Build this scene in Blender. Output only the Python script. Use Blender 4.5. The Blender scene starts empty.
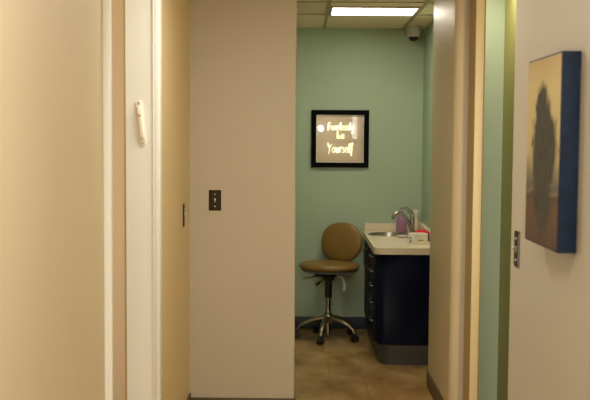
import bpy, bmesh, math
from mathutils import Vector, Matrix
PI = math.pi
SC = bpy.context.scene
COL = SC.collection

# ------------------------------------------------------------------ materials
def mat(name, col, rough=0.6, metal=0.0, spec=0.5, noise=0.0, nscale=6.0, bump=0.0, bscale=200.0, emit=None, estr=0.0):
    m = bpy.data.materials.new(name); m.use_nodes = True
    nt = m.node_tree; b = nt.nodes['Principled BSDF']
    b.inputs['Base Color'].default_value = (*col, 1)
    b.inputs['Roughness'].default_value = rough
    b.inputs['Metallic'].default_value = metal
    b.inputs['Specular IOR Level'].default_value = spec
    tc = nt.nodes.new('ShaderNodeTexCoord')
    if noise > 0:
        n = nt.nodes.new('ShaderNodeTexNoise'); n.inputs['Scale'].default_value = nscale
        n.inputs['Detail'].default_value = 4
        nt.links.new(tc.outputs['Object'], n.inputs['Vector'])
        r = nt.nodes.new('ShaderNodeValToRGB')
        r.color_ramp.elements[0].position = 0.3; r.color_ramp.elements[1].position = 0.7
        r.color_ramp.elements[0].color = (*[c * (1 - noise) for c in col], 1)
        r.color_ramp.elements[1].color = (*[min(1, c * (1 + noise)) for c in col], 1)
        nt.links.new(n.outputs['Fac'], r.inputs['Fac'])
        nt.links.new(r.outputs['Color'], b.inputs['Base Color'])
    if bump > 0:
        n2 = nt.nodes.new('ShaderNodeTexNoise'); n2.inputs['Scale'].default_value = bscale
        nt.links.new(tc.outputs['Object'], n2.inputs['Vector'])
        bp = nt.nodes.new('ShaderNodeBump'); bp.inputs['Strength'].default_value = bump
        bp.inputs['Distance'].default_value = 0.002
        nt.links.new(n2.outputs['Fac'], bp.inputs['Height'])
        nt.links.new(bp.outputs['Normal'], b.inputs['Normal'])
    if emit:
        b.inputs['Emission Color'].default_value = (*emit, 1)
        b.inputs['Emission Strength'].default_value = estr
    return m

def floor_mat():
    m = bpy.data.materials.new('floor_stone_tile'); m.use_nodes = True
    nt = m.node_tree; b = nt.nodes['Principled BSDF']; L = nt.links.new
    tc = nt.nodes.new('ShaderNodeTexCoord')
    n = nt.nodes.new('ShaderNodeTexNoise'); n.inputs['Scale'].default_value = 3.2; n.inputs['Detail'].default_value = 7
    n.inputs['Distortion'].default_value = 0.3
    mp = nt.nodes.new('ShaderNodeMapping'); mp.inputs['Scale'].default_value = (1.6, 0.9, 1); mp.inputs['Rotation'].default_value = (0, 0, 0.5)
    L(tc.outputs['Object'], mp.inputs['Vector']); L(mp.outputs['Vector'], n.inputs['Vector'])
    r = nt.nodes.new('ShaderNodeValToRGB')
    e = r.color_ramp.elements
    e[0].position = 0.32; e[0].color = (0.31, 0.175, 0.055, 1)
    e[1].position = 0.68; e[1].color = (0.54, 0.34, 0.125, 1)
    e.new(0.5).color = (0.42, 0.25, 0.085, 1)
    L(n.outputs['Fac'], r.inputs['Fac'])
    bk = nt.nodes.new('ShaderNodeTexBrick')
    bk.offset = 0.5; bk.inputs['Scale'].default_value = 1.0
    bk.inputs['Brick Width'].default_value = 0.46; bk.inputs['Row Height'].default_value = 0.46
    bk.inputs['Mortar Size'].default_value = 0.003; bk.inputs['Mortar Smooth'].default_value = 0.5
    bk.inputs['Color1'].default_value = (1, 1, 1, 1); bk.inputs['Color2'].default_value = (0.80, 0.80, 0.80, 1)
    bk.inputs['Mortar'].default_value = (0.62, 0.6, 0.58, 1)
    mp2 = nt.nodes.new('ShaderNodeMapping'); mp2.inputs['Location'].default_value = (0.04, 0.37, 0)
    L(tc.outputs['Object'], mp2.inputs['Vector']); L(mp2.outputs['Vector'], bk.inputs['Vector'])
    mx = nt.nodes.new('ShaderNodeMix'); mx.data_type = 'RGBA'; mx.blend_type = 'MULTIPLY'; mx.inputs['Factor'].default_value = 1
    L(r.outputs['Color'], mx.inputs['A']); L(bk.outputs['Color'], mx.inputs['B'])
    L(mx.outputs['Result'], b.inputs['Base Color'])
    b.inputs['Roughness'].default_value = 0.26
    return m

def glass_mat():
    m = bpy.data.materials.new('picture_glass'); m.use_nodes = True
    nt = m.node_tree; nt.nodes.clear()
    o = nt.nodes.new('ShaderNodeOutputMaterial'); t = nt.nodes.new('ShaderNodeBsdfTransparent')
    g = nt.nodes.new('ShaderNodeBsdfGlossy'); g.inputs['Roughness'].default_value = 0.02
    mx = nt.nodes.new('ShaderNodeMixShader'); mx.inputs['Fac'].default_value = 0.07
    nt.links.new(t.outputs[0], mx.inputs[1]); nt.links.new(g.outputs[0], mx.inputs[2]); nt.links.new(mx.outputs[0], o.inputs['Surface'])
    return m

def painting_mat():
    """Tall dark tree on a cream and ochre ground; object coords: y = along wall (0..w), z = up (0..h)."""
    m = bpy.data.materials.new('tree_painting'); m.use_nodes = True
    nt = m.node_tree; b = nt.nodes['Principled BSDF']; L = nt.links.new
    N = nt.nodes.new
    uv = N('ShaderNodeUVMap'); uv.uv_map = 'UVMap'
    sep = N('ShaderNodeSeparateXYZ')
    nz = N('ShaderNodeTexNoise'); nz.inputs['Scale'].default_value = 5; nz.inputs['Detail'].default_value = 6
    L(uv.outputs['UV'], nz.inputs['Vector']); L(uv.outputs['UV'], sep.inputs[0])
    def M(op, a, bb=None):
        n = N('ShaderNodeMath'); n.operation = op
        for i, v in enumerate((a, bb)):
            if v is None: continue
            if isinstance(v, (int, float)): n.inputs[i].default_value = v
            else: L(v, n.inputs[i])
        return n.outputs[0]
    nv = M('SUBTRACT', nz.outputs['Fac'], 0.5)
    v = M('ADD', sep.outputs['Y'], M('MULTIPLY', nv, 0.12))
    r = N('ShaderNodeValToRGB'); e = r.color_ramp.elements
    e[0].position = 0.0; e[0].color = (0.05, 0.025, 0.01, 1)
    e[1].position = 1.0; e[1].color = (0.36, 0.26, 0.11, 1)
    for p, c in ((0.10, (0.075, 0.034, 0.012)), (0.20, (0.085, 0.038, 0.012)), (0.255, (0.05, 0.03, 0.015)), (0.275, (0.16, 0.11, 0.05)), (0.30, (0.06, 0.06, 0.05)),
                 (0.38, (0.17, 0.13, 0.06)), (0.5, (0.38, 0.30, 0.125)), (0.85, (0.43, 0.34, 0.15))):
        e.new(p).color = (*c, 1)
    L(v, r.inputs['Fac'])
    # dark streaks of brush
    n3 = N('ShaderNodeTexNoise'); n3.inputs['Scale'].default_value = 14; n3.inputs['Detail'].default_value = 5
    mp = N('ShaderNodeMapping'); mp.inputs['Scale'].default_value = (2, 0.8, 1); L(uv.outputs['UV'], mp.inputs[0]); L(mp.outputs[0], n3.inputs['Vector'])
    # tree crown : ellipse (0.48, 0.60) radii (0.27, 0.29) + trunk
    n4 = N('ShaderNodeTexNoise'); n4.inputs['Scale'].default_value = 9; n4.inputs['Detail'].default_value = 4; L(uv.outputs['UV'], n4.inputs['Vector'])
    w = M('SUBTRACT', n4.outputs['Fac'], 0.5)
    def ell(cx, cy, rx, ry):
        dx = M('DIVIDE', M('SUBTRACT', sep.outputs['X'], cx), rx); dy = M('DIVIDE', M('SUBTRACT', sep.outputs['Y'], cy), ry)
        d = M('ADD', M('MULTIPLY', dx, dx), M('MULTIPLY', dy, dy))
        return M('SUBTRACT', 1.0, M('ADD', d, M('MULTIPLY', w, 1.6)))
    tree = M('MAXIMUM', M('MAXIMUM', ell(0.56, 0.53, 0.42, 0.26), ell(0.48, 0.72, 0.24, 0.17)), ell(0.54, 0.28, 0.30, 0.26))
    rp = N('ShaderNodeValToRGB'); rp.color_ramp.elements[0].position = 0.0; rp.color_ramp.elements[1].position = 0.42
    L(tree, rp.inputs['Fac'])
    tc = N('ShaderNodeValToRGB'); tc.color_ramp.elements[0].color = (0.012, 0.012, 0.005, 1); tc.color_ramp.elements[1].color = (0.06, 0.045, 0.016, 1)
    tc.color_ramp.elements[0].position = 0.35; tc.color_ramp.elements[1].position = 0.75
    L(n3.outputs['Fac'], tc.inputs['Fac'])
    mx = N('ShaderNodeMix'); mx.data_type = 'RGBA'
    L(rp.outputs['Color'], mx.inputs['Factor']); L(r.outputs['Color'], mx.inputs['A']); L(tc.outputs['Color'], mx.inputs['B'])
    L(mx.outputs['Result'], b.inputs['Base Color'])
    b.inputs['Roughness'].default_value = 0.6; b.inputs['Specular IOR Level'].default_value = 0.25
    return m

BEIGE = (0.68, 0.57, 0.385)
M_ = dict(
    wall=mat('beige_paint', BEIGE, 0.55, noise=0.02, nscale=2, bump=0.08, bscale=300),
    wallg=mat('greige_paint', (0.51, 0.435, 0.32), 0.55, noise=0.02, nscale=2, bump=0.08, bscale=300),
    wallp=mat('semi_gloss_greige_paint', (0.60, 0.49, 0.30), 0.42, noise=0.02, nscale=2),
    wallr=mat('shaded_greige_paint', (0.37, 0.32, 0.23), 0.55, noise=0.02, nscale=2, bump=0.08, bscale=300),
    tan=mat('tan_paint', (0.76, 0.575, 0.32), 0.55, noise=0.02, nscale=2, bump=0.08, bscale=300),
    green=mat('sage_green_paint', (0.39, 0.485, 0.335), 0.5, noise=0.03, nscale=2, bump=0.05, bscale=250),
    mint=mat('mint_green_paint', (0.62, 0.74, 0.58), 0.55, noise=0.02, nscale=2),
    olive=mat('yellow_lit_green_paint', (0.55, 0.55, 0.20), 0.55),  # yellower light on the side wall is put into its paint colour
    trim=mat('white_trim_paint', (0.88, 0.88, 0.81), 0.35),
    cream=mat('cream_trim_paint', (0.78, 0.62, 0.36), 0.4),
    shadebrown=mat('shaded_jamb_paint', (0.42, 0.29, 0.12), 0.5),
    tile=mat('ceiling_tile', (0.88, 0.73, 0.53), 0.85, noise=0.05, nscale=90, bump=0.2, bscale=120),
    tbar=mat('ceiling_grid_metal', (0.40, 0.33, 0.21), 0.5),
    base=mat('brown_vinyl_base', (0.10, 0.066, 0.028), 0.5),
    navybase=mat('dark_teal_vinyl_base', (0.02, 0.035, 0.05), 0.45),
    black=mat('black_satin', (0.004, 0.004, 0.004), 0.7, spec=.04),
    blackp=mat('black_plastic', (0.012, 0.012, 0.012), 0.35),
    steel=mat('brushed_steel', (0.5, 0.47, 0.4), 0.3, 1.0),
    chrome=mat('chrome', (0.42, 0.41, 0.39), 0.14, 1.0),
    pull=mat('dull_pull_metal', (0.16, 0.155, 0.15), 0.4, 1.0),
    darkmetal=mat('dark_bronze_plate', (0.05, 0.04, 0.028), 0.25, 1.0),
    pan=mat('grey_seat_pan', (0.20, 0.19, 0.16), 0.45),
    basemetal=mat('satin_base_metal', (0.36, 0.30, 0.19), 0.42, 1.0),
    vinyl=mat('olive_tan_vinyl', (0.235, 0.135, 0.030), 0.42, noise=0.06, nscale=12, bump=0.1, bscale=180),
    navy=mat('navy_laminate', (0.002, 0.0035, 0.014), 0.45, spec=.12),
    plinth=mat('grey_toe_kick', (0.05, 0.048, 0.04), 0.5),
    lam=mat('cream_laminate', (0.78, 0.66, 0.46), 0.38, noise=0.03, nscale=60),
    white=mat('white_plastic', (0.88, 0.84, 0.74), 0.4),
    mez=mat('ivory_plastic', (0.88, 0.83, 0.70), 0.3),
    gold=mat('gold_ink', (0.62, 0.38, 0.08), 0.4),
    purpleink=mat('purple_ink', (0.16, 0.03, 0.12), 0.5),
    purple=mat('purple_plastic', (0.42, 0.20, 0.34), 0.3),
    red=mat('red_plastic', (0.75, 0.03, 0.035), 0.4),
    paper=mat('kraft_paper', (0.60, 0.48, 0.33), 0.8, noise=0.04, nscale=8),
    glowink=mat('glowing_lettering', (0.93, 1.0, 0.72), 0.5, emit=(0.93, 1.0, 0.72), estr=1.0),  # emission added so the printed words show brighter; they are no lamp
    canvasblue=mat('blue_painted_canvas', (0.009, 0.018, 0.040), 0.7, spec=.2, noise=0.25, nscale=30),
    diff=mat('light_diffuser', (0.9, 0.9, 0.9), 0.5, emit=(1.0, 0.93, 0.78), estr=19.0),
    dome=mat('smoked_dome', (0.006, 0.006, 0.007), 0.12),
    camw=mat('camera_housing_white', (0.55, 0.52, 0.45), 0.5),
    floor=floor_mat(), glass=glass_mat(), paint=painting_mat(),
)

# ------------------------------------------------------------------ mesh helpers
def box(bm, x0, x1, y0, y1, z0, z1, bevel=0.0, seg=2, M=None):
    t = bmesh.new(); bmesh.ops.create_cube(t, size=1)
    for v in t.verts:
        v.co = Vector(((x0 + x1) / 2 + v.co.x * (x1 - x0), (y0 + y1) / 2 + v.co.y * (y1 - y0), (z0 + z1) / 2 + v.co.z * (z1 - z0)))
    if bevel: bmesh.ops.bevel(t, geom=list(t.edges), offset=bevel, segments=seg, profile=0.5, affect='EDGES')
    merge(bm, t, M)
def merge(bm, t, M=None):
    if M is not None: bmesh.ops.transform(t, matrix=M, verts=t.verts)
    me = bpy.data.meshes.new('tmp'); t.to_mesh(me); t.free(); bm.from_mesh(me); bpy.data.meshes.remove(me)
def lathe(bm, prof, seg=32, M=None):
    t = bmesh.new(); rings = []
    for r, z in prof:
        if r < 1e-6: rings.append([t.verts.new((0, 0, z))])
        else: rings.append([t.verts.new((r * math.cos(2 * PI * i / seg), r * math.sin(2 * PI * i / seg), z)) for i in range(seg)])
    for a, b in zip(rings, rings[1:]):
        for i in range(seg):
            j = (i + 1) % seg
            if len(a) == 1 and len(b) == 1: continue
            if len(a) == 1: t.faces.new((a[0], b[j], b[i]))
            elif len(b) == 1: t.faces.new((a[i], a[j], b[0]))
            else: t.faces.new((a[i], a[j], b[j], b[i]))
    bmesh.ops.recalc_face_normals(t, faces=t.faces)
    merge(bm, t, M)
def tube(bm, pts, rad, seg=12, flat=1.0, M=None):
    """tube through pts; rad number or list; flat scales the vertical cross-section axis"""
    pts = [Vector(p) for p in pts]; n = len(pts)
    R = rad if isinstance(rad, (list, tuple)) else [rad] * n
    t = bmesh.new(); rings = []; up = None
    for i, p in enumerate(pts):
        d = (pts[min(i + 1, n - 1)] - pts[max(i - 1, 0)]).normalized()
        if up is None:
            up = Vector((0, 0, 1)) if abs(d.z) < 0.9 else Vector((0, 1, 0))
        up = (up - d * up.dot(d)).normalized(); s = d.cross(up)
        rings.append([t.verts.new(p + s * (R[i] * math.cos(2 * PI * k / seg)) + up * (R[i] * flat * math.sin(2 * PI * k / seg))) for k in range(seg)])
    for a, b in zip(rings, rings[1:]):
        for k in range(seg):
            j = (k + 1) % seg; t.faces.new((a[k], a[j], b[j], b[k]))
    t.faces.new(rings[0][::-1]); t.faces.new(rings[-1])
    bmesh.ops.recalc_face_normals(t, faces=t.faces)
    merge(bm, t, M)
def superell(bm, a, b, c, n_plane=2.0, n_th=2.0, M=None, nu=48, nv=24):
    """superellipsoid; plane = local xz, thickness = local y"""
    def f(w, e): return math.copysign(abs(w) ** (2 / e), w)
    t = bmesh.new(); rows = []
    for j in range(nv + 1):
        ph = -PI / 2 + PI * j / nv
        if j in (0, nv): rows.append([t.verts.new((0, math.copysign(b, ph), 0))]); continue
        cp, sp = f(math.cos(ph), n_th), f(math.sin(ph), n_th)
        rows.append([t.verts.new((a * cp * f(math.cos(2 * PI * i / nu), n_plane), b * sp, c * cp * f(math.sin(2 * PI * i / nu), n_plane))) for i in range(nu)])
    for r0, r1 in zip(rows, rows[1:]):
        for i in range(nu):
            k = (i + 1) % nu
            if len(r0) == 1: t.faces.new((r0[0], r1[i], r1[k]))
            elif len(r1) == 1: t.faces.new((r0[i], r1[0], r0[k]))
            else: t.faces.new((r0[i], r1[i], r1[k], r0[k]))
    bmesh.ops.recalc_face_normals(t, faces=t.faces)
    merge(bm, t, M)
def prism(bm, pts, z0, z1, bevel=0.0, M=None):
    t = bmesh.new(); vs = [t.verts.new((x, y, z0)) for x, y in pts]
    f = t.faces.new(vs); r = bmesh.ops.extrude_face_region(t, geom=[f])
    for v in r['geom']:
        if isinstance(v, bmesh.types.BMVert): v.co.z = z1
    bmesh.ops.recalc_face_normals(t, faces=t.faces)
    if bevel: bmesh.ops.bevel(t, geom=[e for e in t.edges if abs(e.verts[0].co.z - e.verts[1].co.z) < 1e-6], offset=bevel, segments=2, profile=0.5, affect='EDGES')
    merge(bm, t, M)
def arc(cx, cy, r, a0, a1, n=8):
    return [(cx + r * math.cos(math.radians(a0 + (a1 - a0) * i / n)), cy + r * math.sin(math.radians(a0 + (a1 - a0) * i / n))) for i in range(n + 1)]

def obj(name, bm, m, parent=None, smooth=True, label=None, angle=40):
    me = bpy.data.meshes.new(name); bm.to_mesh(me); bm.free()
    me.materials.append(M_[m] if isinstance(m, str) else m)
    if smooth:
        for p in me.polygons: p.use_smooth = True
        try: me.set_sharp_from_angle(angle=math.radians(angle))
        except Exception: pass
    o = bpy.data.objects.new(name, me); COL.objects.link(o)
    if parent is not None:
        o.parent = parent; o.matrix_parent_inverse = Matrix()
        # geometry of parts is given in world coordinates: bring it into the parent's frame
        T = Vector((0, 0, 0)); p = parent
        while p is not None: T += p.location; p = p.parent
        me.transform(Matrix.Translation(-T))
    if label: o['label'] = label
    return o
def thing(name, label, cat, loc, group=None):
    o = bpy.data.objects.new(name, None); COL.objects.link(o); o.empty_display_size = 0.05
    o.location = loc; o['label'] = label; o['category'] = cat
    if group: o['group'] = group
    return o
def tag(o, label, cat, group=None):
    o['label'] = label; o['category'] = cat
    if group: o['group'] = group
    return o
def struct(name, bm, m, smooth=True):
    o = obj(name, bm, m, smooth=smooth); o['kind'] = 'structure'; return o
def sbox(name, m, *a, **k):
    bm = bmesh.new(); box(bm, *a, **k); return struct(name, bm, m)
def pbox(name, m, parent, *a, label=None, **k):
    bm = bmesh.new(); box(bm, *a, **k); return obj(name, bm, m, parent, label=label)

# ------------------------------------------------------------------ key dimensions (metres)
EYE = 1.56; H = 2.445
YB = 7.72            # back wall of the far room
YP = 5.36            # greige partition facing the camera
XL = -0.633          # corridor's left wall
XR = 0.69            # corridor's right wall (near part)
XS = 0.807            # pier right of the opening
XW = 0.976           # far room right wall
Y0 = -2.6            # corridor end behind the camera

# ------------------------------------------------------------------ setting
sbox('floor', 'floor', -3.0, 2.4, Y0 - .2, YB + .2, -0.1, 0.0)
bm = bmesh.new()
box(bm, -3.0, 2.4, Y0 - .2, YB + .2, H, H + 0.1)
struct('ceiling', bm, 'tile')
# suspended grid of the far room
bm = bmesh.new()
for x in (-0.460, 0.172, 0.804): box(bm, x - .012, x + .012, YP + .13, YB, H - .006, H + .001)
for y in (5.63, 6.24, 6.862): box(bm, -0.9, XW, y - .007, y + .007, H - .005, H + .001)
struct('trim_1', bm, 'tbar')
sbox('wall_back', 'green', -1.0, XW + .12, YB, YB + .12, 0, H)
sbox('wall_right', 'green', XW, XW + .12, 5.93, YB, 0, H)
sbox('wall_far_left', 'green', -1.0, -0.9, YP + .12, YB, 0, H)
# partition with the light switch (rounded free edge)
bm = bmesh.new()
prism(bm, [(-1.0, YP), ] + arc(-0.034 - .008, YP + .008, .008, -90, 0, 4) + arc(-0.034 - .008, YP + .112, .008, 0, 90, 4) + [(-1.0, YP + .12)], 0, H)
struct('wall_partition', bm, 'wallg')
# pier right of the opening with a soft rounded corner toward the corridor
bm = bmesh.new()
prism(bm, [(XW, 5.93), (XS, 5.93)] + arc(XS + .045, 5.07 + .045, .045, 180, 270, 8) + [(0.93, 5.07), (0.93, 5.80), (1.0, 5.80), (1.0, 5.93)], 0, H)
struct('wall_pier', bm, 'wallp')
sbox('wall_pier_shaded_front', 'wallg', XS + .045, .93, 5.064, 5.0705, 0, H)  # thin added slab, shaded grey of the pier's front put into its colour
# right: side-room door beyond the near wall
sbox('trim_2', 'shadebrown', 0.879, 0.93, 4.885, 5.07, 0, H)  # door return in shadow, its shade put into the brown paint
sbox('trim_3', 'cream', 0.8795, 0.921, 4.870, 4.885, 0, H, bevel=.003)
sbox('wall_side_room_back', 'mint', 0.93, 1.275, 5.5, 5.62, 0, H)
sbox('wall_side_room_right', 'olive', 1.155, 1.275, 3.12, 5.5, 0, H)
sbox('wall_side_room_front', 'mint', XR + .12, 1.275, 3.00, 3.12, 0, H)
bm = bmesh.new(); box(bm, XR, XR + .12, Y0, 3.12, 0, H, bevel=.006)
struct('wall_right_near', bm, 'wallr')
# left: corridor wall with a doorway
sbox('wall_left_near', 'wall', XL - .13, XL, Y0, 3.13, 0, H)
sbox('wall_left_far', 'tan', XL - .13, XL, 4.135, YP, 0, H)
sbox('wall_left_header', 'wall', XL - .13, XL, 3.13, 4.135, 2.30, H)
sbox('wall_left_room', 'wallg', -2.4, XL - .13, 4.75, 4.85, 0, H)
sbox('wall_left_room_side', 'wall', -2.5, -2.4, 1.8, 4.85, 0, H)
sbox('wall_left_room_front', 'wall', -2.4, XL - .13, 1.7, 1.8, 0, H)
sbox('wall_end', 'wall', XL - .13, XR + .12, Y0 - .1, Y0, 0, H)
# door casing and jambs
bm = bmesh.new()
box(bm, XL - .13, XL + .004, 4.12, 4.135, 0, 2.30)                       # far jamb reveal
box(bm, XL - .006, XL + .016, 4.116, 4.19, 0, 2.36, bevel=.004)          # far casing on the corridor face
box(bm, XL - .013, XL - .006, 4.114, 4.121, 0, 2.30, bevel=.001)
struct('trim_4', bm, 'trim')
bm = bmesh.new()
box(bm, XL - .13, XL + .004, 3.13, 3.145, 0, 2.30)
box(bm, XL - .006, XL + .024, 3.03, 3.052, 0, 2.36, bevel=.004)
struct('trim_5', bm, 'trim')
sbox('trim_shadow_line', 'shadebrown', XL - .137, XL - .1302, 4.112, 4.1215, 0, 2.30)     # brown strip painted in for the shadow line beside the jamb
# baseboards
bm = bmesh.new(); box(bm, XL, -0.034, YP - .008, YP, 0, .072, bevel=.003); struct('baseboard_partition', bm, 'base')
bm = bmesh.new(); box(bm, -0.034, -0.028, YP - .006, YP + .12, 0, .072); struct('baseboard_opening', bm, 'base')
bm = bmesh.new(); box(bm, XL, XL + .008, 4.195, YP - .01, 0, .1); box(bm, XL, XL + .008, Y0, 3.05, 0, .1); struct('baseboard_left', bm, 'base')
bm = bmesh.new(); box(bm, XS - .008, XS, 5.12, 5.93, 0, .1); struct('baseboard_pier', bm, 'base')
bm = bmesh.new(); box(bm, -0.9, XW, YB - .008, YB, 0, .1, bevel=.003); struct('baseboard_back', bm, 'navybase')

# ------------------------------------------------------------------ ceiling light
t = thing('ceiling_light', 'bright square recessed ceiling light panel in the far green room', 'ceiling light', (.488, 6.65, H))
bm = bmesh.new()
x0, x1, y0, y1 = .185, .792, 6.444, 6.850
box(bm, x0, x0 + .018, y0, y1, H - .012, H - .001); box(bm, x1 - .018, x1, y0, y1, H - .012, H - .001)
box(bm, x0 + .018, x1 - .018, y0, y0 + .018, H - .012, H - .001); box(bm, x0 + .018, x1 - .018, y1 - .018, y1, H - .012, H - .001)
obj('frame', bm, 'tbar', t)
pbox('diffuser', 'diff', t, x0 + .018, x1 - .018, y0 + .018, y1 - .018, H - .008, H - .001)

# ------------------------------------------------------------------ dome camera
cx, cy = .872, 7.55
t = thing('security_camera', 'small white dome security camera on the ceiling in the corner', 'security camera', (cx, cy, H))
bm = bmesh.new(); lathe(bm, [(0, H - .0005), (.056, H - .0005), (.056, H - .055), (.052, H - .078), (.042, H - .086), (0, H - .086)], 32, Matrix.Translation((cx, cy, 0)))
obj('housing', bm, 'camw', t)
bm = bmesh.new(); lathe(bm, [(.040 * math.cos(a * PI / 16), H - .085 - .036 * math.sin(a * PI / 16)) for a in range(8)] + [(0, H - .121)], 32, Matrix.Translation((cx, cy, 0)))
obj('dome', bm, 'dome', t)

# ------------------------------------------------------------------ framed lettering
fx0, fx1, fz0, fz1 = .0755, .5405, 1.324, 1.788
t = thing('framed_picture', 'square black framed print with pale handwritten words on green wall', 'framed picture', ((fx0 + fx1) / 2, YB, fz0))
bm = bmesh.new(); w = .040; yf = YB - .032; yb = YB - .001
outer = [(fx0, fz0), (fx1, fz0), (fx1, fz1), (fx0, fz1)]
inner = [(fx0 + w, fz0 + w), (fx1 - w, fz0 + w), (fx1 - w, fz1 - w), (fx0 + w, fz1 - w)]
ring = []
for pts, y in ((outer, yb), (outer, yf + .006), ([(fx0 + .005, fz0 + .005), (fx1 - .005, fz0 + .005), (fx1 - .005, fz1 - .005), (fx0 + .005, fz1 - .005)], yf), (inner, yf), (inner, yb)):
    ring.append([bm.verts.new((x, y, z)) for x, z in pts])
for a, b in zip(ring, ring[1:] + ring[:1]):
    for i in range(4): bm.faces.new((a[i], a[(i + 1) % 4], b[(i + 1) % 4], b[i]))
bmesh.ops.recalc_face_normals(bm, faces=bm.faces)
obj('frame', bm, 'black', t, smooth=False)
pbox('mat_border', 'white', t, fx0 + w - .002, fx1 - w + .002, YB - .009, YB - .002, fz0 + w - .002, fz1 - w + .002)
pp = pbox('print', 'paper', t, fx0 + w + .006, fx1 - w - .006, YB - .013, YB - .009, fz0 + w + .006, fz1 - w - .006)
# handwriting: stroke letters in units of x-height
G = {
 'F': (.75, [[(.12, -.1), (.15, .8), (.22, 1.75)], [(.0, 1.55), (.3, 1.75), (.85, 1.7)], [(.12, .95), (.4, 1.0), (.65, 1.0)]]),
 'e': (.72, [[(.08, .5), (.58, .58), (.52, .92), (.28, 1.0), (.05, .6), (.12, .15), (.38, .02), (.68, .22)]]),
 'a': (.78, [[(.6, .85), (.35, 1.0), (.06, .6), (.12, .1), (.38, .1), (.58, .6), (.6, .95), (.6, .2), (.76, .05)]]),
 'r': (.62, [[(.1, 1.0), (.14, .5), (.12, .0)], [(.13, .6), (.3, .95), (.58, .95)]]),
 'l': (.42, [[(.3, 1.8), (.2, 1.0), (.15, .2), (.35, .02)]]),
 's': (.62, [[(.55, .9), (.28, 1.0), (.1, .75), (.45, .42), (.5, .15), (.25, .0), (.02, .12)]]),
 'y': (.75, [[(.06, 1.0), (.12, .5), (.38, .35), (.6, .6)], [(.66, 1.05), (.55, .2), (.4, -.6), (.18, -.8)]]),
 'b': (.75, [[(.15, 1.8), (.12, .9), (.12, .05)], [(.12, .4), (.35, .75), (.6, .5), (.5, .1), (.12, .05)]]),
 'Y': (.95, [[(.0, 1.9), (.2, 1.3), (.42, .95)], [(.85, 1.7), (.55, 1.1), (.35, .4), (.25, -.35)]]),
 'o': (.74, [[(.36, 1.0), (.08, .7), (.12, .15), (.38, .0), (.64, .4), (.58, .85), (.36, 1.0)]]),
 'u': (.76, [[(.08, 1.0), (.08, .4), (.25, .02), (.5, .2), (.6, .95), (.6, .2), (.74, .04)]]),
 'f': (.65, [[(.62, 1.55), (.45, 1.85), (.28, 1.5), (.26, .5), (.22, -.7)], [(.0, .85), (.55, .92)]]),
}
bm = bmesh.new()
def smoothpts(p):
    if len(p) < 3: return p
    out = []
    for i in range(len(p) - 1):
        p0 = p[max(i - 1, 0)]; p1 = p[i]; p2 = p[i + 1]; p3 = p[min(i + 2, len(p) - 1)]
        for k in range(4):
            u = k / 4
            out.append(tuple(0.5 * (2 * p1[d] + (p2[d] - p0[d]) * u + (2 * p0[d] - 5 * p1[d] + 4 * p2[d] - p3[d]) * u * u + (3 * p1[d] - p0[d] - 3 * p2[d] + p3[d]) * u ** 3) for d in (0, 1)))
    return out + [p[-1]]
def write(s, xa, xb, zb, xh, slope=0.0):
    W = sum(G[c][0] for c in s); k = (xb - xa) / W; x = xa
    for c in s:
        for st in G[c][1]:
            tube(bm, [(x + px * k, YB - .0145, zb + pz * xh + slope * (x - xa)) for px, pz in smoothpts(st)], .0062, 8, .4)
        x += G[c][0] * k
def fxp(px): return (px - 302) / 123
def fzp(py): return EYE - (py - 138) / 123
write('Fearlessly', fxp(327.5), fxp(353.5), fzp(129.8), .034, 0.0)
obj('lettering', bm, 'glowink', t, label='pale handwritten first word')
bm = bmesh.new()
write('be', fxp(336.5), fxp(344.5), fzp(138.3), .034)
obj('lettering', bm, 'glowink', t, label='pale handwritten short middle word')
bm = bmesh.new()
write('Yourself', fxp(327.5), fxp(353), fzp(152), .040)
obj('lettering', bm, 'glowink', t, label='pale handwritten last word')
bm = bmesh.new(); box(bm, -.1945, .1945, -.001, .001, -.1945, .1945)
bmesh.ops.transform(bm, matrix=Matrix.Translation(((fx0 + fx1) / 2, YB - .024, (fz0 + fz1) / 2)) @ Matrix.Rotation(math.radians(-1.0), 4, 'Z'), verts=bm.verts)
obj('glass', bm, 'glass', t)

# ------------------------------------------------------------------ task chair
cx, cy = .213, 7.33
t = thing('task_chair', 'olive tan padded swivel stool with round seat and backrest on casters', 'chair', (cx, cy, 0))
ang = math.radians(-28)
R = Matrix.Translation((cx, cy, 0)) @ Matrix.Rotation(ang, 4, 'Z')
bm = bmesh.new()
prof = [(0, .594), (.10, .597), (.17, .597), (.212, .592), (.232, .581), (.238, .568), (.232, .554), (.214, .545), (.16, .541), (0, .540)]
lathe(bm, prof, 48, R @ Matrix.Rotation(math.radians(-1.5), 4, 'X'))
seat = obj('seat', bm, 'vinyl', t, angle=60)
bm = bmesh.new(); lathe(bm, [(0, .539), (.212, .539), (.216, .533), (.20, .525), (0, .523)], 40, R @ Matrix.Rotation(math.radians(-1.5), 4, 'X'))
obj('seat_pan', bm, 'pan', t)
bm = bmesh.new()
BM = R @ Matrix.Translation((0, .232, .735)) @ Matrix.Rotation(math.radians(-7), 4, 'X')
superell(bm, .178, .040, .156, 2.25, 2.6, BM)
back = obj('backrest', bm, 'vinyl', t, angle=70)
bm = bmesh.new(); superell(bm, .150, .012, .138, 2.5, 3.0, BM @ Matrix.Translation((0, .042, 0)))
obj('back_shell', bm, 'blackp', back)
bm = bmesh.new()
tube(bm, [R @ Vector(p) for p in ((0, .05, .508), (0, .20, .508), (0, .262, .515), (0, .300, .55), (0, .305, .63), (0, .300, .72))], .014, 10, .6)
obj('back_bar', bm, 'blackp', t)
bm = bmesh.new()
box(bm, -.075, .075, -.10, .09, .492, .520, bevel=.006, M=R); box(bm, -.035, .035, -.04, .04, .455, .494, bevel=.006, M=R)
obj('mechanism', bm, 'blackp', t)
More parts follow.
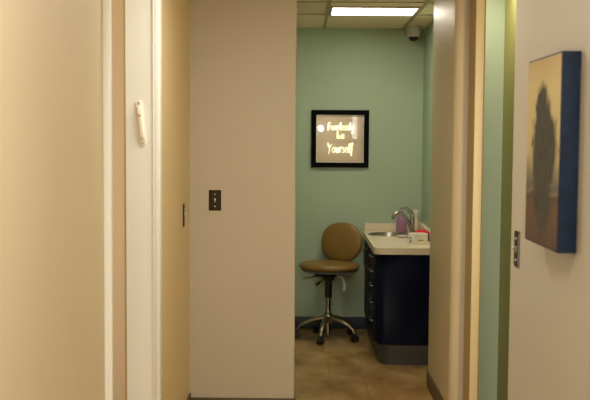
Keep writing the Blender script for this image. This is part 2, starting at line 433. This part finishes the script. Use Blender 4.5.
for pts in ([(.13, 7.20, .520), (.09, 7.16, .508), (.02, 7.13, .500)], [(.19, 7.24, .505), (.16, 7.20, .475), (.115, 7.17, .445)], [(.27, 7.24, .515), (.315, 7.20, .495), (.332, 7.19, .455), (.328, 7.19, .400)]):
    bm = bmesh.new(); tube(bm, pts, [.006, .009, .014] + [.014] * (len(pts) - 3), 8, .7)
    obj('lever', bm, 'camw' if pts[0][0] > .25 else 'chrome', t)  # right lever: bright chrome reflection put into a pale plain colour
bm = bmesh.new(); lathe(bm, [(0, .456), (.028, .456), (.028, .33), (.024, .325), (0, .325)], 20, Matrix.Translation((cx, cy, 0)))
obj('column_sleeve', bm, 'blackp', t)
bm = bmesh.new(); lathe(bm, [(0, .326), (.019, .326), (.019, .03), (0, .03)], 20, Matrix.Translation((cx, cy, 0)))
obj('column', bm, 'chrome', t)
bm = bmesh.new(); lathe(bm, [(0, .20), (.030, .20), (.040, .185), (.042, .14), (.034, .125), (0, .125)], 24, Matrix.Translation((cx, cy, 0)))
obj('hub', bm, 'basemetal', t)
for k in range(5):
    a = math.radians(255 + 72 * k); d = Vector((math.cos(a), math.sin(a), 0)); c = Vector((cx, cy, 0)); r = .235
    bm = bmesh.new()
    tube(bm, [c + d * q + Vector((0, 0, z)) for q, z in ((.028, .166), (.08, .160), (.14, .142), (.195, .118), (.226, .100), (.238, .068))], [.024, .023, .021, .018, .016, .012], 12, .7)
    leg = obj('leg', bm, 'basemetal', t)
    w = c + d * r; s = Vector((-d.y, d.x, 0))
    bm = bmesh.new()
    tube(bm, [w + Vector((0, 0, .045)), w + Vector((0, 0, .078))], .007, 8)
    for q in (-1, 1):
        o = w + s * (.013 * q) + Vector((0, 0, .027)) + d * .006
        tube(bm, [o - s * .008, o + s * .008], [.027, .027], 18)
    tube(bm, [w - s * .014 + Vector((0, 0, .030)) + d * .006, w + s * .014 + Vector((0, 0, .030)) + d * .006], .020, 12)
    obj('caster', bm, 'blackp', leg, label='black twin wheel caster')

# ------------------------------------------------------------------ cabinet, countertop, sink
xl, yf = .502, 6.49; CT = .81; th = .045
t = thing('base_cabinet', 'dark navy base cabinet with drawers on a grey toe kick', 'cabinet', (.75, 7.1, 0))
xc, yc = .530, 6.505
bm = bmesh.new()
prism(bm, [(XW - .002, yc), (XW - .002, YB - .010), (xc, YB - .010)] + arc(xc + .06, yc + .06, .06, 180, 270, 8), .136, CT - th - .001)
bm.faces.ensure_lookup_table()
top = [f for f in bm.faces if f.normal.z > .9]; bmesh.ops.delete(bm, geom=top, context='FACES')
body = obj('carcass', bm, 'navy', t)
sm = body.modifiers.new('thickness', 'SOLIDIFY'); sm.thickness = .016; sm.offset = -1
bm = bmesh.new()
prism(bm, [(XW - .06, yc - .022), (XW - .06, YB - .012), (xc + .012, YB - .012)] + arc(xc + .012 + .11, yc - .022 + .11, .11, 180, 270, 10), 0, .135)
obj('toe_kick', bm, 'plinth', t, label='grey rounded toe kick')
zs = [.140, .290, .420, .540, .645, .750]
for i in range(5):
    bm = bmesh.new(); box(bm, xc - .013, xc - .0005, yc + .075, 7.10, zs[i] + .003, zs[i + 1] - .003, bevel=.003)
    d = obj('drawer', bm, 'navy', t)
    z = zs[i + 1] - .035
    bm = bmesh.new(); ym = (yc + .075 + 7.10) / 2
    tube(bm, [(xc - .010, ym - .07, z), (xc - .028, ym - .068, z), (xc - .032, ym - .055, z), (xc - .032, ym + .055, z), (xc - .028, ym + .068, z), (xc - .010, ym + .07, z)], .0055, 8)
    obj('handle', bm, 'pull', d)
for ya, yb2, hy in ((7.106, 7.40, 7.37), (7.406, 7.70, 7.436)):
    bm = bmesh.new(); box(bm, xc - .013, xc - .0005, ya, yb2, .143, .748, bevel=.003)
    d = obj('door', bm, 'navy', t)
    bm = bmesh.new(); tube(bm, [(xc - .010, hy, .56), (xc - .028, hy, .562), (xc - .032, hy, .575), (xc - .032, hy, .685), (xc - .028, hy, .698), (xc - .010, hy, .70)], .0055, 8)
    obj('handle', bm, 'pull', d)

sx, sy, sr = .685, 7.43, .150
t = thing('countertop', 'cream laminate countertop with low backsplash over the navy cabinet', 'countertop', (.73, 7.1, CT - th))
bm = bmesh.new()
outer = [(XW - .001, yf), (XW - .001, YB - .001), (xl, YB - .001)] + arc(xl + .06, yf + .06, .06, 180, 270, 8)
ov = [bm.verts.new((x, y, CT - th)) for x, y in outer]
iv = [bm.verts.new((sx + sr * math.cos(2 * PI * i / 32), sy + sr * math.sin(2 * PI * i / 32), CT - th)) for i in range(32)]
es = [bm.edges.new((l[i], l[(i + 1) % len(l)])) for l in (ov, iv) for i in range(len(l))]
bmesh.ops.triangle_fill(bm, edges=es, use_beauty=True)
r = bmesh.ops.extrude_face_region(bm, geom=list(bm.faces))
for v in r['geom']:
    if isinstance(v, bmesh.types.BMVert): v.co.z = CT
bmesh.ops.recalc_face_normals(bm, faces=bm.faces)
obj('worktop', bm, 'lam', t)
bm = bmesh.new(); box(bm, xl + .015, XW - .002, YB - .022, YB - .001, CT, .872, bevel=.003)
obj('backsplash', bm, 'lam', t)
bm = bmesh.new(); box(bm, XW - .036, XW - .001, yf, YB - .023, CT, .885, bevel=.003)
obj('side_splash', bm, 'lam', t)

t = thing('sink', 'round stainless steel sink bowl set in the cream countertop', 'sink', (sx, sy, CT))
bm = bmesh.new()
lathe(bm, [(sr + .018, CT + .0005), (sr + .016, CT + .004), (sr - .002, CT + .004), (sr - .006, CT - .01), (sr - .012, CT - .09), (sr - .035, CT - .125), (.03, CT - .135), (.0, CT - .136)], 48, Matrix.Translation((sx, sy, 0)))
obj('bowl', bm, 'steel', t, angle=60)
bm = bmesh.new(); lathe(bm, [(0, CT - .130), (.022, CT - .130), (.026, CT - .1345)], 20, Matrix.Translation((sx, sy, 0)))
obj('drain', bm, 'chrome', t)

# faucet
fx, fy = .868, 7.42
t = thing('faucet', 'chrome gooseneck faucet arching over the sink with a lever on top', 'faucet', (fx, fy, CT))
bm = bmesh.new(); lathe(bm, [(0, CT + .001), (.027, CT + .001), (.027, CT + .008), (.020, CT + .014), (.017, CT + .05), (.018, CT + .14), (.015, CT + .155), (0, CT + .157)], 24, Matrix.Translation((fx, fy, 0)))
obj('body', bm, 'chrome', t)
bm = bmesh.new()
sp = [(fx - .005, fy, .855), (fx - .030, fy, .905), (fx - .060, fy, .950), (fx - .090, fy, .977), (fx - .118, fy, .984), (fx - .140, fy, .972), (fx - .150, fy, .950), (fx - .150, fy, .930)]
tube(bm, sp, .0145, 14)
obj('spout', bm, 'chrome', t)
bm = bmesh.new(); tube(bm, [(fx + .002, fy, CT + .150), (fx - .015, fy - .004, CT + .178), (fx - .045, fy - .01, CT + .208), (fx - .062, fy - .012, CT + .216)], [.018, .016, .014, .011], 10, .8)
obj('lever', bm, 'chrome', t)

# purple soap bottle behind the faucet
bx, by = .805, 7.625
t = thing('soap_bottle', 'purple plastic pump soap bottle behind the chrome faucet', 'bottle', (bx, by, CT))
bm = bmesh.new(); lathe(bm, [(0, CT + .001), (.040, CT + .001), (.044, CT + .008), (.043, CT + .09), (.036, CT + .125), (.018, CT + .150), (.014, CT + .155), (0, CT + .155)], 28, Matrix.Translation((bx, by, 0)))
obj('bottle_body', bm, 'purple', t)
bm = bmesh.new(); lathe(bm, [(0, CT + .154), (.015, CT + .154), (.015, CT + .17), (.006, CT + .172), (.006, CT + .190), (0, CT + .190)], 16, Matrix.Translation((bx, by, 0)))
box(bm, bx - .012, bx + .045, by - .011, by + .011, CT + .188, CT + .202, bevel=.004)
obj('pump', bm, 'purple', t)

# cream bottle with flared top
bx, by = .905, 7.50
t = thing('lotion_bottle', 'cream slim bottle with flared cap standing right of the faucet', 'bottle', (bx, by, CT))
bm = bmesh.new(); lathe(bm, [(0, CT + .001), (.024, CT + .001), (.026, CT + .008), (.025, CT + .095), (.014, CT + .125), (.010, CT + .135), (0, CT + .136)], 24, Matrix.Translation((bx, by, 0)))
obj('bottle_body', bm, 'lam', t)
bm = bmesh.new(); lathe(bm, [(0, CT + .135), (.011, CT + .135), (.014, CT + .15), (.021, CT + .185), (.020, CT + .188), (0, CT + .188)], 20, Matrix.Translation((bx, by, 0)))
obj('cap', bm, 'white', t)

# shallow dish
bx, by = .770, 7.20
bm = bmesh.new(); lathe(bm, [(0, CT + .001), (.030, CT + .001), (.046, CT + .012), (.048, CT + .014), (.045, CT + .014), (.030, CT + .006), (0, CT + .005)], 28, Matrix.Translation((bx, by, 0)))
o = obj('soap_dish', bm, 'white'); tag(o, 'small shallow white dish between the sink and the white carton', 'dish')

# printed white carton
bx, by = .833, 6.76
t = thing('carton', 'small white printed carton near the front edge of the countertop', 'box', (bx, by, CT))
BMx = Matrix.Translation((bx, by, CT)) @ Matrix.Rotation(math.radians(19), 4, 'Z')
pbox('carton_body', 'white', t, -.056, .056, -.045, .045, .001, .078, bevel=.0015, M=BMx)
bm = bmesh.new(); box(bm, -.020, .022, -.0462, -.0448, .024, .036, M=BMx)
obj('emblem', bm, 'gold', t, label='gold printed mark')
bm = bmesh.new(); box(bm, -.0572, -.0558, -.012, .010, .012, .030, M=BMx); box(bm, -.0572, -.0558, -.006, .018, .040, .050, M=BMx)
obj('side_print', bm, 'purpleink', t, label='dark purple printed marks')
bm = bmesh.new(); box(bm, -.046, .046, -.0458, -.0449, .058, .064, M=BMx)
obj('print_band', bm, 'lam', t)

# red-lidded container
bx, by = .887, 6.99
t = thing('waste_container', 'black container with a bright red lid behind the white carton', 'container', (bx, by, CT))
pbox('container_body', 'blackp', t, bx - .046, bx + .046, by - .06, by + .06, CT + .001, CT + .046, bevel=.006)
bm = bmesh.new(); box(bm, bx - .048, bx + .048, by - .064, by + .064, CT + .0465, CT + .070, bevel=.006, seg=3); box(bm, bx - .03, bx + .03, by - .03, by + .03, CT + .069, CT + .080, bevel=.004)
obj('lid', bm, 'red', t, label='bright red lid')

# ------------------------------------------------------------------ light switches
def switch(label, pos, normal, w=.070, h=.117, m='darkmetal'):
    n = Vector(normal); up = Vector((0, 0, 1)); s = up.cross(n)
    B = Matrix(((s.x, up.x, n.x, pos[0]), (s.y, up.y, n.y, pos[1]), (s.z, up.z, n.z, pos[2]), (0, 0, 0, 1)))
    t = thing('light_switch', label, 'light switch', pos, 'metal toggle light switches')
    bm = bmesh.new(); q = bmesh.new()
    vs0 = [q.verts.new((a * w / 2, b * h / 2, .0005)) for a, b in ((-1, -1), (1, -1), (1, 1), (-1, 1))]
    vs1 = [q.verts.new((a * (w / 2 - .008), b * (h / 2 - .008), .005)) for a, b in ((-1, -1), (1, -1), (1, 1), (-1, 1))]
    q.faces.new(vs0[::-1]); q.faces.new(vs1)
    for i in range(4): q.faces.new((vs0[i], vs0[(i + 1) % 4], vs1[(i + 1) % 4], vs1[i]))
    merge(bm, q, B); obj('plate', bm, m, t, smooth=False)
    bm = bmesh.new(); box(bm, -.005, .005, -.010, .010, .004, .007, bevel=.001, M=B)
    box(bm, -.004, .004, -.004, .006, .005, .020, bevel=.002, M=B @ Matrix.Rotation(math.radians(-22), 4, 'X'))
    obj('toggle', bm, 'steel', t)
    for z in (-.034, .034):
        bm = bmesh.new(); lathe(bm, [(0, .0062), (.0045, .0062), (.004, .0085), (0, .009)], 12, B @ Matrix.Translation((0, z, 0)))
        obj('screw', bm, 'steel', t)
switch('dark metal light switch on the greige partition left of the opening', (-.490, YP, 1.205), (0, -1, 0))
switch('light switch seen edge on, on the tan wall past the white doorpost', (XL, 5.08, 1.142), (1, 0, 0), h=.128)
switch('light switch seen edge on, below the painting on right wall', (XR, 3.02, 1.21), (-1, 0, 0))

# ------------------------------------------------------------------ mezuzah
my = 4.112; s231 = 950 / my
mx_, mz = (141 - 302) / s231, EYE - (124 - 138) / s231
t = thing('mezuzah', 'slim ivory mezuzah case tilted on the white doorpost', 'mezuzah', (mx_, my, mz))
B = Matrix.Translation((mx_, 4.1195, mz)) @ Matrix.Rotation(math.radians(-6), 4, 'Y')
bm = bmesh.new(); hw = .0145; hh = .098
pts = [(hw * math.cos(a * PI / 12), hh - hw + hw * math.sin(a * PI / 12)) for a in range(13)] + [(-hw * math.cos(a * PI / 12), -hh + hw - hw * math.sin(a * PI / 12)) for a in range(13)]
RX = Matrix.Rotation(PI / 2, 4, 'X')
prism(bm, pts, 0.0, .006, bevel=.0012, M=B @ RX)
obj('back_plate', bm, 'mez', t)
bm = bmesh.new(); superell(bm, .0115, .013, .073, 6, 2.2, B @ Matrix.Translation((0, -.006, -.0)))
obj('case', bm, 'mez', t)
for z in (.086, -.086):
    bm = bmesh.new(); lathe(bm, [(0, .006), (.0045, .006), (.004, .008), (0, .0085)], 12, B @ Matrix.Translation((0, 0, z)) @ RX)
    obj('screw', bm, 'steel', t)
bm = bmesh.new(); lathe(bm, [(0, .018), (.006, .018), (.005, .0205), (0, .021)], 12, B @ Matrix.Translation((0, 0, .032)) @ RX)
obj('emblem', bm, 'gold', t, label='small gold emblem')

# ------------------------------------------------------------------ painting on the right wall
ya, yb, za, zb = 2.37, 2.715, 1.276, 1.780; xf = XR - .051
t = thing('canvas_picture', 'deep canvas painting of a dark tree with navy sides on right wall', 'painting', (XR, (ya + yb) / 2, za))
bm = bmesh.new(); box(bm, xf + .002, XR - .001, ya, yb, za, zb, bevel=.002)
obj('canvas_side', bm, 'canvasblue', t, label='navy blue canvas side')
bm = bmesh.new()
vs = [bm.verts.new(p) for p in ((xf, yb - .008, za + .005), (xf, ya + .003, za + .005), (xf, ya + .003, zb - .005), (xf, yb - .008, zb - .005))]
f = bm.faces.new(vs); ul = bm.loops.layers.uv.new('UVMap')
for l, uv in zip(f.loops, ((0, 0), (1, 0), (1, 1), (0, 1))): l[ul].uv = uv
r = bmesh.ops.extrude_face_region(bm, geom=[f])
for v in r['geom']:
    if isinstance(v, bmesh.types.BMVert): v.co.x += .003
bmesh.ops.recalc_face_normals(bm, faces=bm.faces)
obj('painted_face', bm, 'paint', t, smooth=False)

# ------------------------------------------------------------------ assumed lamps and added fill lights
def area(name, loc, rot, sx, sy, e, col, spread=180):
    l = bpy.data.lights.new(name, 'AREA'); l.shape = 'RECTANGLE'; l.size = sx; l.size_y = sy; l.energy = e; l.color = col; l.spread = math.radians(spread)
    o = bpy.data.objects.new(name, l); COL.objects.link(o); o.location = loc; o.rotation_euler = rot
    return o
WARM = (1.0, 0.97, 0.90)
area('assumed_corridor_lamp', (0.0, 1.0, H - .02), (0, 0, 0), .6, 1.2, 46, WARM)  # assumed ceiling light out of view, added to light the near corridor
area('assumed_corridor_lamp_far', (-0.05, 3.75, H - .02), (0, 0, 0), .5, .6, 15, WARM)  # assumed light out of view over the far part of the corridor
area('assumed_corridor_lamp_rear', (0.0, -1.6, H - .02), (0, 0, 0), .6, .6, 44, WARM)  # unseen overhead light, assumed and added behind the camera
area('assumed_side_room_lamp', (1.03, 5.12, H - .02), (0, 0, 0), .15, .3, 1.6, (1.0, .95, .85))  # assumed overhead light, unseen, brightens the side room from above
area('side_room_fill', (1.05, 3.135, 1.55), (PI / 2, 0, 0), .14, 1.6, 7, (1.0, .95, .85))  # unseen upright fill, added to light the mint wall evenly
area('left_room_fill', (-2.38, 4.44, 1.35), (0, -PI / 2, 0), 1.9, .3, 36, WARM)  # unseen upright fill on the side wall, added to brighten the wall beyond the doorway
pl = bpy.data.lights.new('glass_spot_light', 'POINT'); pl.energy = 5; pl.color = (1, .95, .85); pl.shadow_soft_size = .048  # unseen free-hanging light, assumed, added for the bright spot in the picture glass
po = bpy.data.objects.new('glass_spot_light', pl); COL.objects.link(po); po.location = (0.0, -2.2, 1.74)

area('glass_stripe_light', (.63, -2.58, 1.76), (PI / 2, 0, 0), .09, .42, .45, WARM)  # unseen light added to put the pale stripe in the picture glass
w = bpy.data.worlds.new('World'); SC.world = w; w.use_nodes = True
w.node_tree.nodes['Background'].inputs[0].default_value = (1, .9, .75, 1); w.node_tree.nodes['Background'].inputs[1].default_value = .05

# ------------------------------------------------------------------ camera
cam = bpy.data.cameras.new('camera'); co = bpy.data.objects.new('camera', cam); COL.objects.link(co)
FPX = 950.0
cam.sensor_width = 36; cam.lens = FPX / 590 * 36; cam.clip_start = .05
co.location = (0, 0, EYE)
co.matrix_world = Matrix.Translation((0, 0, EYE)) @ Matrix.Rotation(math.atan(6.6 / FPX), 4, 'Z') @ Matrix.Rotation(PI / 2 - math.atan(62 / FPX), 4, 'X') @ Matrix.Rotation(math.radians(.40), 4, 'Z')
cam.dof.use_dof = True; cam.dof.focus_distance = 5.4; cam.dof.aperture_fstop = 5.6
SC.camera = co
SC.view_settings.view_transform = 'Standard'
SC.view_settings.look = 'None'
SC.view_settings.exposure = 0.0
